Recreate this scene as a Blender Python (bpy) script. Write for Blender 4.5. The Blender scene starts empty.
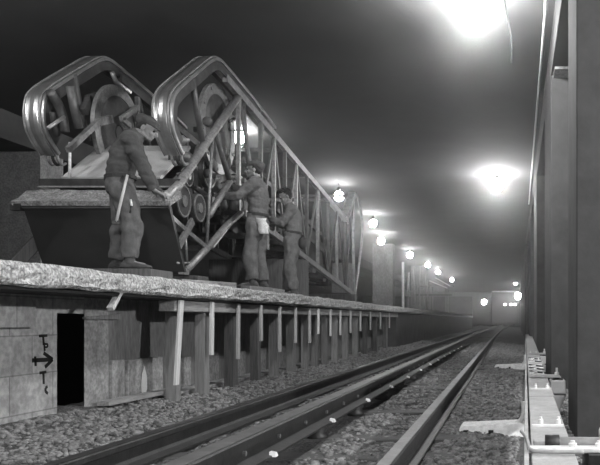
import bpy, math, random
import numpy as np
from mathutils import Vector, Matrix, noise
random.seed(7); np.random.seed(7)
PI = math.pi
SC = bpy.context.scene
COL = SC.collection

# ------------------------------------------------------------------ camera, world, exposure
FL, PX, PY, CZ = 750.0, 508.0, 320.0, 0.65      # focal length (px), principal point, eye height over the rail tops
cam = bpy.data.cameras.new('camera'); cam_o = bpy.data.objects.new('camera', cam); COL.objects.link(cam_o)
cam_o.location = (0, 0, CZ); cam_o.rotation_euler = (PI/2, 0, 0)
cam.sensor_width = 36.0; cam.lens = FL/600*36.0
cam.shift_x = -(PX-300)/600; cam.shift_y = (PY-232.5)/600
cam.clip_start = 0.05; cam.clip_end = 400
SC.camera = cam_o
W = bpy.data.worlds.new('world'); SC.world = W; W.use_nodes = True
W.node_tree.nodes['Background'].inputs[0].default_value = (1, 1, 1, 1)
W.node_tree.nodes['Background'].inputs[1].default_value = 0.045
SC.view_settings.view_transform = 'Standard'; SC.view_settings.look = 'None'
SC.view_settings.exposure = 0.0; SC.view_settings.gamma = 1.0; SC.view_settings.use_curve_mapping = False
SC.cycles.volume_step_rate = 4.0
SC.cycles.max_bounces = 6; SC.cycles.volume_bounces = 0
TRACK_LAMP, NEAR_LAMP, PLATFORM_LAMP, FAR_LAMP = 360.0, 950.0, 120.0, 110.0       # lamp powers (W)
HAZE = 0.0046
ADDED_LAMP = 1500.0                                  # unseen lamp added right of the frame to light the slab face

def side(px, py, X):                               # a point of the plane x = X
    Y = FL*X/(px-PX); return Vector((X, Y, CZ+(PY-py)*Y/FL))
def front(px, py, Y):                              # a point of the plane y = Y
    return Vector(((px-PX)*Y/FL, Y, CZ+(PY-py)*Y/FL))

# ------------------------------------------------------------------ materials
MATS = {}
def mat(name, g, rough=0.8, metal=0.0, var=0.25, scale=6.0, bump=0.15, bscale=40.0, fine=0.0, fscale=90.0, bdist=0.01, spec=0.3):
    m = bpy.data.materials.new(name); m.use_nodes = True; n = m.node_tree.nodes; l = m.node_tree.links
    b = n['Principled BSDF']; b.inputs['Roughness'].default_value = rough; b.inputs['Metallic'].default_value = metal
    b.inputs['Specular IOR Level'].default_value = spec
    tc = n.new('ShaderNodeTexCoord')
    n1 = n.new('ShaderNodeTexNoise'); n1.inputs['Scale'].default_value = scale; n1.inputs['Detail'].default_value = 6; n1.inputs['Roughness'].default_value = 0.65
    l.new(tc.outputs['Object'], n1.inputs['Vector'])
    r = n.new('ShaderNodeValToRGB'); r.color_ramp.elements[0].position = 0.3; r.color_ramp.elements[1].position = 0.7
    lo, hi = g*(1-var), min(1, g*(1+var))
    r.color_ramp.elements[0].color = (lo, lo, lo, 1); r.color_ramp.elements[1].color = (hi, hi, hi, 1)
    l.new(n1.outputs['Fac'], r.inputs['Fac']); out = r.outputs['Color']
    if fine > 0:
        n3 = n.new('ShaderNodeTexNoise'); n3.inputs['Scale'].default_value = fscale; n3.inputs['Detail'].default_value = 3
        l.new(tc.outputs['Object'], n3.inputs['Vector'])
        r3 = n.new('ShaderNodeValToRGB'); r3.color_ramp.elements[0].position = 0.38; r3.color_ramp.elements[1].position = 0.62
        a = 1-fine; r3.color_ramp.elements[0].color = (a, a, a, 1); r3.color_ramp.elements[1].color = (1, 1, 1, 1)
        mx = n.new('ShaderNodeMixRGB'); mx.blend_type = 'MULTIPLY'; mx.inputs['Fac'].default_value = 1
        l.new(n3.outputs['Fac'], r3.inputs['Fac']); l.new(out, mx.inputs['Color1']); l.new(r3.outputs['Color'], mx.inputs['Color2']); out = mx.outputs['Color']
    l.new(out, b.inputs['Base Color'])
    if bump > 0:
        n2 = n.new('ShaderNodeTexNoise'); n2.inputs['Scale'].default_value = bscale; n2.inputs['Detail'].default_value = 4
        l.new(tc.outputs['Object'], n2.inputs['Vector'])
        bp = n.new('ShaderNodeBump'); bp.inputs['Strength'].default_value = bump; bp.inputs['Distance'].default_value = bdist
        l.new(n2.outputs['Fac'], bp.inputs['Height']); l.new(bp.outputs['Normal'], b.inputs['Normal'])
    MATS[name] = m; return m
def wood(name, g, var=0.35, rough=0.85, axis=2):
    m = mat(name, g, rough, 0, var, 5, 0.25, 60)
    n = m.node_tree.nodes; l = m.node_tree.links
    mp = n.new('ShaderNodeMapping'); s = [9, 9, 9]; s[axis] = 0.7; mp.inputs['Scale'].default_value = s
    tc = [x for x in n if x.type == 'TEX_COORD'][0]
    l.new(tc.outputs['Object'], mp.inputs['Vector'])
    for t in n:
        if t.type == 'TEX_NOISE': l.new(mp.outputs['Vector'], t.inputs['Vector'])
    return m
def emit(name, s):
    m = bpy.data.materials.new(name); m.use_nodes = True; b = m.node_tree.nodes['Principled BSDF']
    b.inputs['Base Color'].default_value = (.9, .9, .9, 1); b.inputs['Emission Color'].default_value = (1, 1, 1, 1); b.inputs['Emission Strength'].default_value = s
    return m
M_SLAB = mat('rough_slab_concrete', 0.78, 0.95, 0, 0.25, 7, 1.0, 34, 0.55, 45, 0.05)
M_DECK = mat('platform_concrete', 0.16, 0.95, 0, 0.3, 3, 0.4, 30, 0.2)
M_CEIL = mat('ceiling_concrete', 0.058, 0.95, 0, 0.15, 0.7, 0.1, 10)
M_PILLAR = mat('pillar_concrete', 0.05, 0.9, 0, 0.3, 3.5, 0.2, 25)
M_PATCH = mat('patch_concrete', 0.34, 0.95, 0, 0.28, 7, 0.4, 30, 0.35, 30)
M_DARKC = mat('dark_concrete', 0.06, 0.95, 0, 0.4, 2, 0.3, 20)  # one dark grey tone for outer walls, platform beam and far pillars
M_CAVITY = mat('shade_black', 0.03, 1.0, 0, 0.2, 3, 0, 20)  # near-black; shade under the slab and in the void as colour
M_EARTH = mat('ballast_earth', 0.17, 1.0, 0, 0.4, 5, 1.0, 45, 0.5, 60, 0.05)
M_STONE = mat('ballast_stone', 0.20, 0.95, 0, 0.75, 22, 0.3, 50)
M_RAIL = mat('rusty_rail_steel', 0.04, 0.55, 0.3, 0.4, 8, 0.15, 60)
M_RAILTOP = mat('worn_rail_head', 0.16, 0.5, 0.5, 0.3, 10, 0.05, 60)
M_STEEL = mat('dull_polished_steel', 0.50, 0.34, 0.85, 0.25, 7, 0.08, 30)
M_TRUSS = mat('dark_truss_steel', 0.12, 0.5, 0.35, 0.3, 8, 0.1, 50, 0.2, 30)  # darker copy of the truss steel: interior shade put into the colour
M_TRUSSL = mat('light_truss_steel', 0.36, 0.45, 0.45, 0.3, 9, 0.1, 50, 0.25, 30)  # lighter copy: light on chords, posts and rings put into the colour
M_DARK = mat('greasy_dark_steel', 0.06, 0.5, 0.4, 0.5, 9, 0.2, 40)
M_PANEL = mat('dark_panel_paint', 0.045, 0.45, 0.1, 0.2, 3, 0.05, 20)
M_DIRT = mat('dusty_tray', 0.34, 0.95, 0, 0.5, 14, 0.8, 50, 0.5, 50)
M_PLATE = mat('ribbed_light_plate', 0.6, 0.6, 0.2, 0.15, 3, 0.05, 20)
M_WOODP = wood('pale_new_timber', 0.62, 0.25)
M_WOODG = wood('grey_timber', 0.22, 0.35)
M_WOODD = wood('dark_timber', 0.13, 0.45)
M_WOODY = wood('grey_timber_long', 0.30, 0.4, axis=1)
M_SLEEP = wood('sleeper_timber', 0.10, 0.5, axis=0)
M_COVER = mat('grey_painted_cover', 0.40, 0.6, 0.0, 0.2, 6, 0.15, 40, 0.15, 40)
M_WHITE = mat('white_paint', 0.85, 0.7, 0.0, 0.12, 12, 0.1, 40, 0.2, 30)
M_PORC = mat('porcelain', 0.82, 0.3, 0.0, 0.08, 8, 0.0)
M_BLACK = mat('black_paint', 0.015, 0.9, 0, 0.2, 10, 0.0)
M_SKIN = mat('skin', 0.27, 0.6, 0, 0.12, 14, 0.05, 60)
M_SHIRT1 = mat('dark_work_shirt', 0.085, 0.95, 0, 0.25, 9, 0.5, 30, 0.15, 200)
M_SHIRT2 = mat('grey_jersey', 0.17, 0.95, 0, 0.22, 9, 0.5, 30, 0.15, 200)
M_SHIRT3 = mat('light_grey_jersey', 0.22, 0.95, 0, 0.2, 9, 0.5, 30, 0.15, 200)
M_TROU1 = mat('faded_work_trousers', 0.145, 0.95, 0, 0.35, 8, 0.5, 25, 0.15, 200)
M_TROU2 = mat('worn_grey_trousers', 0.18, 0.95, 0, 0.3, 8, 0.5, 25, 0.15, 200)
M_TROU3 = mat('pale_grey_trousers', 0.20, 0.95, 0, 0.3, 8, 0.5, 25, 0.15, 200)
M_HAIR = mat('dark_hair', 0.02, 0.6, 0, 0.3, 20, 0.6, 90)
M_CAP = mat('wool_cap', 0.07, 0.95, 0, 0.3, 15, 0.4, 80)
M_LEATHER = mat('leather', 0.045, 0.6, 0, 0.3, 12, 0.2, 60)
M_BOOT = mat('dusty_boot', 0.09, 0.8, 0, 0.4, 12, 0.2, 60)
M_CAR = mat('pale_car_paint', 0.13, 0.5, 0.1, 0.1, 2, 0.0)
M_GLASSD = mat('dark_glass', 0.02, 0.1, 0, 0.1, 2, 0.0, spec=0.5)
# block masonry of the wall under the platform: faint joints
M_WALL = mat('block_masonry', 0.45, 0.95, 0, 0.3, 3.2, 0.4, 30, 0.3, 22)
def add_joints(m):
    n = m.node_tree.nodes; l = m.node_tree.links; b = n['Principled BSDF']
    src = b.inputs['Base Color'].links[0].from_socket
    tc = [x for x in n if x.type == 'TEX_COORD'][0]
    sp = n.new('ShaderNodeSeparateXYZ'); cb = n.new('ShaderNodeCombineXYZ')
    l.new(tc.outputs['Object'], sp.inputs[0]); l.new(sp.outputs['Y'], cb.inputs['X']); l.new(sp.outputs['Z'], cb.inputs['Y'])
    br = n.new('ShaderNodeTexBrick'); br.inputs['Scale'].default_value = 1.0; br.inputs['Brick Width'].default_value = 0.48; br.inputs['Row Height'].default_value = 0.27
    br.inputs['Mortar Size'].default_value = 0.006; br.inputs['Mortar Smooth'].default_value = 0.4
    br.inputs['Color1'].default_value = (1, 1, 1, 1); br.inputs['Color2'].default_value = (.82, .82, .82, 1); br.inputs['Mortar'].default_value = (.55, .55, .55, 1)
    l.new(cb.outputs[0], br.inputs['Vector'])
    mx = n.new('ShaderNodeMixRGB'); mx.blend_type = 'MULTIPLY'; mx.inputs['Fac'].default_value = 1
    l.new(src, mx.inputs['Color1']); l.new(br.outputs['Color'], mx.inputs['Color2']); l.new(mx.outputs['Color'], b.inputs['Base Color'])
add_joints(M_WALL)
# vertical shutter-board marks of the cast concrete further along
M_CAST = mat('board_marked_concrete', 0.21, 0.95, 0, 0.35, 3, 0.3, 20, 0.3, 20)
def stretch(m, s):
    n = m.node_tree.nodes; l = m.node_tree.links; tc = [x for x in n if x.type == 'TEX_COORD'][0]
    mp = n.new('ShaderNodeMapping'); mp.inputs['Scale'].default_value = s; l.new(tc.outputs['Object'], mp.inputs['Vector'])
    for t in n:
        if t.type == 'TEX_NOISE': l.new(mp.outputs['Vector'], t.inputs['Vector'])
stretch(M_CAST, (1, 2.2, 0.5))

# ------------------------------------------------------------------ mesh helpers
class MB:
    def __init__(s): s.v = []; s.f = []
    def add(s, vs, fs):
        o = len(s.v); s.v += [Vector(v) for v in vs]; s.f += [tuple(i+o for i in f) for f in fs]; return s
    def hexa(s, c):           # eight corners: bottom ring then top ring
        return s.add(c, [(3,2,1,0),(4,5,6,7),(0,1,5,4),(1,2,6,5),(2,3,7,6),(3,0,4,7)])
    def box(s, x0, x1, y0, y1, z0, z1):
        return s.hexa([(x0,y0,z0),(x1,y0,z0),(x1,y1,z0),(x0,y1,z0),(x0,y0,z1),(x1,y0,z1),(x1,y1,z1),(x0,y1,z1)])
    def bar(s, p, q, w, h, up=(0,0,1)):
        p, q = Vector(p), Vector(q); d = (q-p).normalized(); u = Vector(up)
        if abs(d.dot(u)) > 0.97: u = Vector((1,0,0)) if abs(d.x) < .9 else Vector((0,1,0))
        a = d.cross(u).normalized()*w/2; b = a.cross(d).normalized()*h/2
        return s.hexa([p-a-b, p+a-b, q+a-b, q-a-b, p-a+b, p+a+b, q+a+b, q-a+b])
    def tube(s, pts, r, n=10, cap=True):
        pts = [Vector(p) for p in pts]; k = len(pts); rr = r if isinstance(r, (list, tuple)) else [r]*k
        o = len(s.v); a = None
        for i, p in enumerate(pts):
            d = (pts[min(i+1,k-1)]-pts[max(i-1,0)]).normalized()
            if a is None:
                a = d.cross(Vector((0,0,1)))
                if a.length < .1: a = d.cross(Vector((1,0,0)))
            a = (a-d*a.dot(d)).normalized(); b = d.cross(a)
            for j in range(n):
                t = 2*PI*j/n; s.v.append(p+(a*math.cos(t)+b*math.sin(t))*rr[i])
        for i in range(k-1):
            for j in range(n):
                s.f.append((o+i*n+j, o+i*n+(j+1)%n, o+(i+1)*n+(j+1)%n, o+(i+1)*n+j))
        if cap:
            s.f.append(tuple(o+j for j in reversed(range(n)))); s.f.append(tuple(o+(k-1)*n+j for j in range(n)))
        return s
    def rings(s, rings, close=True):   # loft of equal-length rings
        o = len(s.v); n = len(rings[0]); k = len(rings)
        for r in rings: s.v += [Vector(p) for p in r]
        for i in range(k-1):
            for j in range(n):
                s.f.append((o+i*n+j, o+i*n+(j+1)%n, o+(i+1)*n+(j+1)%n, o+(i+1)*n+j))
        if close:
            s.f.append(tuple(o+j for j in reversed(range(n)))); s.f.append(tuple(o+(k-1)*n+j for j in range(n)))
        return s
    def ball(s, c, ax, n=14, m=9, R=None):
        c = Vector(c); R = R or Matrix.Identity(3); rs = []
        for i in range(1, m):
            t = PI*i/m
            rs.append([c+R@Vector((ax[0]*math.sin(t)*math.cos(2*PI*j/n), ax[1]*math.sin(t)*math.sin(2*PI*j/n), -ax[2]*math.cos(t))) for j in range(n)])
        o = len(s.v); s.rings(rs, False); e = len(s.v)
        s.v += [c+R@Vector((0,0,-ax[2])), c+R@Vector((0,0,ax[2]))]
        for j in range(n):
            s.f.append((o+(j+1)%n, o+j, e)); s.f.append((o+(m-2)*n+j, o+(m-2)*n+(j+1)%n, e+1))
        return s
    def disc(s, c, r, x0, x1, n=28, hole=0.0):      # wheel or ring about an axis along x
        c = Vector(c); o = len(s.v)
        def ring(x, q): return [(c.x+x, c.y+q*math.cos(2*PI*j/n), c.z+q*math.sin(2*PI*j/n)) for j in range(n)]
        if hole <= 0: return s.rings([ring(x0, r), ring(x1, r)])
        L = [ring(x0, hole), ring(x0, r), ring(x1, r), ring(x1, hole), ring(x0, hole)]
        return s.rings(L, False)
    def lathe(s, c, prof, n=16, axis='z'):           # prof: (radius, height)
        c = Vector(c); rs = []
        for r, h in prof:
            ring = []
            for j in range(n):
                a, b = r*math.cos(2*PI*j/n), r*math.sin(2*PI*j/n)
                ring.append(c+(Vector((a,b,h)) if axis == 'z' else Vector((h,a,b)) if axis == 'x' else Vector((a,h,-b))))
            rs.append(ring)
        return s.rings(rs)
    def sweep_yz(s, path, sec):                     # closed section (x, n) swept along a (y, z) path; n points outwards (left of travel)
        k = len(path); rs = []
        for i in range(k):
            a, b = path[max(i-1,0)], path[min(i+1,k-1)]
            dy, dz = b[0]-a[0], b[1]-a[1]; L = math.hypot(dy, dz) or 1; ny, nz = -dz/L, dy/L
            rs.append([(x, path[i][0]+ny*q, path[i][1]+nz*q) for x, q in sec])
        return s.rings(rs)
    def build(s, name, m, parent=None, smooth=False, bevel=0.0):
        loc = parent['_w'] if parent is not None and '_w' in parent else (0,0,0)
        me = bpy.data.meshes.new(name); L = Vector(loc)
        me.from_pydata([v-L for v in s.v], [], s.f); me.update()
        import bmesh
        bm = bmesh.new(); bm.from_mesh(me); bmesh.ops.recalc_face_normals(bm, faces=bm.faces); bm.to_mesh(me); bm.free()
        me.materials.append(m)
        if smooth: me.polygons.foreach_set('use_smooth', [True]*len(me.polygons))
        o = bpy.data.objects.new(name, me); COL.objects.link(o)
        if parent is not None: o.parent = parent; o['_w'] = loc
        if bevel > 0:
            b = o.modifiers.new('edge', 'BEVEL'); b.width = bevel; b.segments = 2; b.limit_method = 'ANGLE'
        return o
def tag(o, label=None, cat=None, group=None, kind=None):
    if label: o['label'] = label
    if cat: o['category'] = cat
    if group: o['group'] = group
    if kind: o['kind'] = kind
    return o
def thing(name, label, cat, loc, group=None):
    o = bpy.data.objects.new(name, None); COL.objects.link(o); o.location = loc; o['_w'] = tuple(loc); o.empty_display_size = .1
    return tag(o, label, cat, group)
def struct(o): o['kind'] = 'structure'; return o
def spline(pts, n=6):
    P = [Vector(p) for p in pts]; out = []
    for i in range(len(P)-1):
        a, b, c, d = P[max(i-1,0)], P[i], P[i+1], P[min(i+2,len(P)-1)]
        for k in range(n):
            t = k/n
            out.append(0.5*((2*b)+(c-a)*t+(2*a-5*b+4*c-d)*t*t+(3*b-a-3*c+d)*t**3))
    out.append(P[-1]); return out

# ------------------------------------------------------------------ the setting
def ground_z(x, y):
    if x < -2.35: b = -0.165+(-2.35-x)*0.125
    elif x > -0.35: b = -0.165-min(.12, (x+.35)*.08)
    else: b = -0.165
    return b+0.022*noise.noise((x*2.1, y*2.1, 0))+0.018*noise.noise((x*6, y*6, 3))
ys = list(np.concatenate([np.arange(1.5, 12, .07), np.arange(12, 30, .2), np.arange(30, 100, 2.)]))
xs = list(np.arange(-3.5, 1.2, .075))+[1.5, 2, 3, 4.5, 6]
g = MB(); nx = len(xs)
g.v = [Vector((x, y, ground_z(x, y))) for y in ys for x in xs]
g.f = [(j*nx+i, j*nx+i+1, (j+1)*nx+i+1, (j+1)*nx+i) for j in range(len(ys)-1) for i in range(nx-1)]
struct(g.build('ground', M_EARTH, smooth=True))

ZP, XE, XW = 1.0, -2.85, -3.35          # platform top, its edge, the wall under it
# rough slab with an uneven nose
def rough_slab():
    m = MB(); yy = list(np.concatenate([np.arange(1.5, 16, .06), np.arange(16, 62, .5)]))
    rs = []
    for y in yy:
        r = []
        for x, z in ((-3.6,.85),(-3.1,.85),(XE-.03,.85),(XE,.87),(XE,.9),(XE,.935),(XE,.97),(XE-.015,.995),(XE-.12,ZP),(-3.6,ZP)):
            e = 1 if x > -3.0 else 0.15
            r.append((x+e*.022*noise.noise((y*7, z*26, 1)), y, z+e*.014*noise.noise((y*5, x*11, z*23))+(.010*noise.noise((y*1.3,0,5)) if e == 1 else 0)))
        rs.append(r)
    return m.rings(rs)
struct(rough_slab().build('platform_edge_slab', M_SLAB))
struct(MB().box(-12, -3.6, 1.5, 62, .85, 1.0).build('floor', M_DECK))
struct(MB().box(XW+.001, XE-.05, 1.5, 61, .828, .846).build('soffit_shade', M_CAVITY))  # thin near-black sheet added so the slab underside looks shaded
# wall below the platform, with a low doorway into the void behind
DA, DB, DT = 5.57, 5.92, 0.70
w = MB()
w.box(XW-.09, XW, 1.5, DA, -.5, .85); w.hexa([(XW-.09,DA,DT+.03),(XW,DA,DT),(XW,DB,DT),(XW-.09,DB+.18,DT+.03),(XW-.09,DA,.85),(XW,DA,.85),(XW,DB,.85),(XW-.09,DB+.18,.85)])
w.box(XW, XW+.05, 1.5, DA-.33, .60, .825)
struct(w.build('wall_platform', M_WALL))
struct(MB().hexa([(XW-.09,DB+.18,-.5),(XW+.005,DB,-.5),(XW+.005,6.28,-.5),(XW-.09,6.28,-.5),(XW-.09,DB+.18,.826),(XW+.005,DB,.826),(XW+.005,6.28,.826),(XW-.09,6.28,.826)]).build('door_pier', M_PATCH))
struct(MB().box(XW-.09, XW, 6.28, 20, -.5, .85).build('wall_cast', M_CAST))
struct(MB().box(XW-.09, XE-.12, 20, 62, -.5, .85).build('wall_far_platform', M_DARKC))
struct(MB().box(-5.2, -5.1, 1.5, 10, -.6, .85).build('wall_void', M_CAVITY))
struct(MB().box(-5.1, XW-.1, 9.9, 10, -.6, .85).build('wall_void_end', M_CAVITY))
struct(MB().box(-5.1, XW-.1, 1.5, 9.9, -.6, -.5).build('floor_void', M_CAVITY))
for i, (a, b, z) in enumerate(((6.30,6.5,.31),(6.56,7.22,.30),(7.52,7.86,.27),(8.25,8.62,.29),(9.0,9.5,.26),(9.8,10.3,.28),(10.7,11.2,.27))):
    struct(MB().box(XW-.02, XW+.03, a, b, -.3, z).build('footing_block', M_PATCH, bevel=.006))
struct(MB().box(XW, -3.14, 7.15, 16, -.25, -.035).build('footing_kerb', M_PATCH, bevel=.008))
lm = MB(); lm.hexa([(XW+.002,DB-.02,.655),(XW+.035,DB-.02,.655),(XW+.035,6.42,.655),(XW+.002,6.42,.655),(XW+.002,DB-.02,.675),(XW+.035,DB-.02,.675),(XW+.035,6.42,.70),(XW+.002,6.42,.70)])
struct(lm.build('door_lintel', M_WOODG))

# ceiling, cross ribs, side walls
CT = CZ+3.55
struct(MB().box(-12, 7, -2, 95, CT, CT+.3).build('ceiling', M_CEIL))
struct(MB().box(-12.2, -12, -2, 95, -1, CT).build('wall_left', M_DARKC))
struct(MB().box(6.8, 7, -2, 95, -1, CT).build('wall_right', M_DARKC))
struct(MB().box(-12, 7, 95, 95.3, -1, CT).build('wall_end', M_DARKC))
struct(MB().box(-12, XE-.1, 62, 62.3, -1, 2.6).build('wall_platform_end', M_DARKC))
# longitudinal beam and pillars at the far side of the platform
struct(MB().box(-9.3, -8.5, 1.5, 62, CZ+3.06, CT).build('beam_platform', M_DARKC))
for y in (13.6, 27.0, 40.0, 54.0):
    struct(MB().box(-9.4, -8.48, y, y+.7, ZP, CZ+3.06).build('pillar_platform', M_PATCH))
struct(MB().box(-6.05, -5.15, 33.5, 34.2, ZP, CT-.14).build('pillar_platform', M_CAST))
struct(MB().box(-6.1, -5.2, 47, 47.7, ZP, CT-.14).build('pillar_platform', M_CAST))
# pillars and beam between the tracks
def rx(y): return .44+.0106*y
b = MB(); b.hexa([(rx(-2),-2,CZ+3.08),(1.6,-2,CZ+3.08),(2.3,90,CZ+3.08),(rx(90),90,CZ+3.08),(rx(-2),-2,CT),(1.6,-2,CT),(2.3,90,CT),(rx(90),90,CT)])
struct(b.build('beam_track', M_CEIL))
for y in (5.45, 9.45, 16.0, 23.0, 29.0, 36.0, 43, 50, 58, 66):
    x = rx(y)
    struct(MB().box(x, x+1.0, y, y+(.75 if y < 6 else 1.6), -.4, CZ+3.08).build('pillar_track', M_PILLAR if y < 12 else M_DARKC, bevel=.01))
struct(MB().box(rx(9.2)+.03, 1.8, 9.1, 9.45, CZ+3.05, CT-.01).build('beam_bracket', M_PATCH))

# ------------------------------------------------------------------ track
def track_dx(y): return 0.00016*max(0, y-22)**2
RY = [0.6, 2, 4, 6, 8, 10, 12, 15, 18, 22]+list(range(25, 89, 3))
def rail_sec(hw, hh, web, fw, H):
    R = [(fw,0),(fw,.012),(web+.012,.028),(web,.045),(web,H-hh-.012),(hw,H-hh),(hw,H-.01),(hw-.012,H)]
    return R+[(-x, z) for x, z in reversed(R)]
def rail(name, x, z0, sec, m, parent=None):
    mb = MB().rings([[(x+track_dx(y)+a, y, z0+c) for a, c in sec] for y in RY]); return mb.build(name, m, parent)
SEC = rail_sec(.036, .036, .009, .068, .15)
HEAD = [(.030,.0),(.030,.0035),(-.030,.0035),(-.030,.0)]
for x, lab in ((-2.06, 'dark rusty running rail nearest the platform props'), (-.56, 'running rail with worn bright top beside the third rail')):
    t = thing('running_rail', lab, 'rail', (x, .6, -.15))
    rail('rail_body', x, -.15, SEC, M_RAIL, t)
    rail('rail_head', x, -.0015, HEAD, M_RAILTOP if x > -1 else M_RAIL, t)
XB = -1.31
t = thing('conductor_rail', 'tall centre conductor rail raised on insulators between the running rails', 'rail', (XB, .6, -.05))
SB = rail_sec(.052, .05, .022, .105, .135)
rail('rail_body', XB, -.055, SB, M_RAIL, t)
rail('rail_head', XB, .0795, [(.044,0),(.044,.004),(-.044,.004),(-.044,0)], M_RAILTOP, t)
for i in range(26):
    y = 2.0+i*.55
    MB().lathe((XB+.02, y, .0), [(.013,0),(.013,.016),(.007,.018)], 8, 'x').build('bolt', M_TRUSSL, t)
ins0 = None
for i in range(14):
    y = 2.55+i*1.3
    if ins0 is None:
        ins0 = thing('rail_insulator', 'small pale insulator clip carrying the centre conductor rail', 'insulator', (XB, y, -.17), 'insulators of the centre rail')
        MB().lathe((XB, y, -.17), [(.07,0),(.075,.03),(.05,.05),(.075,.075),(.05,.095),(.06,.112)], 14).build('base', M_DARK, ins0, True)
        MB().hexa([(XB+.09,y-.022,-.05),(XB+.125,y-.022,-.05),(XB+.125,y+.022,-.05),(XB+.09,y+.022,-.05),(XB+.09,y-.018,-.024),(XB+.118,y-.018,-.03),(XB+.118,y+.018,-.03),(XB+.09,y+.018,-.024)]).build('clip', M_PORC, ins0)
        proto_ins = (ins0, list(ins0.children))
    else:
        c = ins0.copy(); COL.objects.link(c); c.location = (XB, y, -.17)
        for ch in proto_ins[1]:
            d = ch.copy(); COL.objects.link(d); d.parent = c
# sleepers
sl = None
for i in range(46):
    y = 2.3+i*.72; z = -.155+random.uniform(-.012, .014)
    if sl is None:
        sl = tag(MB().box(-1.02, 1.02, -.12, .12, -.14, 0).build('sleeper', M_SLEEP, bevel=.01), 'dark timber sleeper half buried in ballast under the rails', 'sleeper', 'sleepers under the track')
        o = sl
    else: o = sl.copy(); COL.objects.link(o)
    o.location = (-1.31+random.uniform(-.03,.03), y, z); o.rotation_euler = (0, 0, random.uniform(-.012,.012))
# ballast stones
def stones(n):
    ph = (1+5**.5)/2
    V = np.array([(-1,ph,0),(1,ph,0),(-1,-ph,0),(1,-ph,0),(0,-1,ph),(0,1,ph),(0,-1,-ph),(0,1,-ph),(ph,0,-1),(ph,0,1),(-ph,0,-1),(-ph,0,1)])/math.hypot(1,ph)
    F = np.array([(0,11,5),(0,5,1),(0,1,7),(0,7,10),(0,10,11),(1,5,9),(5,11,4),(11,10,2),(10,7,6),(7,1,8),(3,9,4),(3,4,2),(3,2,6),(3,6,8),(3,8,9),(4,9,5),(2,4,11),(6,2,10),(8,6,7),(9,8,1)])
    av, af = [], []; k = 0
    while k < n:
        y = 2.4+ (random.random()**2.2)*24
        x = random.uniform(-3.3, .75)
        if y < 7 and x > .62: continue
        if abs(x+2.06) < .085 or abs(x+.56) < .085 or abs(x+1.31) < .12: continue
        tx = XT(y)
        if tx-.05 < x < tx+.26: continue
        if x < -3.1 and y > 7.0: continue
        dens = 1.0
        if -2.0 < x < -.6: dens = .62
        if random.random() > dens: continue
        r = random.uniform(.007, .019)*(1+.045*y)
        if random.random() < .05: r *= 1.8
        s = np.array([random.uniform(.8,1.4), random.uniform(.8,1.4), random.uniform(.45,.8)])*r
        a = random.uniform(0, 6.28); ca, sa = math.cos(a), math.sin(a)
        v = V*(1+np.random.uniform(-.22,.22,(12,1)))*s
        v = np.stack([v[:,0]*ca-v[:,1]*sa+x, v[:,0]*sa+v[:,1]*ca+y, v[:,2]+ground_z(x,y)+s[2]*random.uniform(.0,.5)], 1)
        av.append(v); af.append(F+12*k); k += 1
    v = np.concatenate(av); f = np.concatenate(af)
    me = bpy.data.meshes.new('ballast_stones'); me.vertices.add(len(v)); me.vertices.foreach_set('co', v.ravel())
    me.loops.add(f.size); me.loops.foreach_set('vertex_index', f.ravel())
    me.polygons.add(len(f)); me.polygons.foreach_set('loop_start', np.arange(0, f.size, 3)); me.polygons.foreach_set('loop_total', np.full(len(f), 3))
    me.update(calc_edges=True); me.validate(); me.materials.append(M_STONE)
    o = bpy.data.objects.new('ballast_gravel', me); COL.objects.link(o)
    return tag(o, 'loose grey ballast stones spread over the track bed', 'gravel', kind='stuff')
def XT(y): return .0+.0235*y            # left side of the third rail (it drifts away from the track)
stones(42000)

# ------------------------------------------------------------------ third rail with cover, by the right-hand track side
ZT = CZ-.5
t3 = thing('third_rail', 'grey boxed third rail with riveted cover running beside the track', 'third rail', (XT(2), 2, -.2))
def qx(y, a): return XT(y)+a
def strip(a0, a1, z0, z1, y0, y1): return MB().hexa([(qx(y0,a0),y0,z0),(qx(y0,a1),y0,z0),(qx(y1,a1),y1,z0),(qx(y1,a0),y1,z0),(qx(y0,a0),y0,z1),(qx(y0,a1),y0,z1),(qx(y1,a1),y1,z1),(qx(y1,a0),y1,z1)])
strip(.022, .185, ZT-.03, ZT, 2.3, 4.9).build('cover_plate', M_COVER, t3, bevel=.004)
strip(.022, .19, ZT-.03, ZT, 4.93, 8.6).build('cover_plate', M_COVER, t3, bevel=.004)
strip(.022, .205, ZT-.03, ZT, 8.63, 26).build('cover_plate', M_COVER, t3, bevel=.004)
strip(-.006, .012, ZT-.26, ZT+.004, 1.9, 26).build('side_board', M_COVER, t3, bevel=.003)
strip(.07, .15, ZT-.19, ZT-.05, 1.9, 26).build('rail_body', M_RAIL, t3)
strip(.176, .186, ZT-.1, ZT-.028, 2.3, 26).build('side_flange', M_COVER, t3)
for y in (3.53, 5.42, 6.6, 9.1, 11.2):
    strip(.03, .18, ZT, ZT+.008, y-.02, y+.02).build('strap', M_WHITE, t3)
    for a in (.075, .16):
        MB().lathe((qx(y,a), y+.09, ZT), [(.012,0),(.012,.02),(.007,.022),(.007,.035)], 8).build('bolt', M_PORC, t3)
for y0 in (7.0, 7.5, 8.0, 8.9, 9.5):           # stiffener lattice on the cover further on
    MB().bar((qx(y0,.05),y0,ZT+.006),(qx(y0,.18),y0+.3,ZT+.006),.02,.012).build('stiffener', M_WHITE, t3)
    MB().bar((qx(y0,.18),y0,ZT+.006),(qx(y0,.05),y0+.3,ZT+.006),.02,.012).build('stiffener', M_RAIL, t3)
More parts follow.
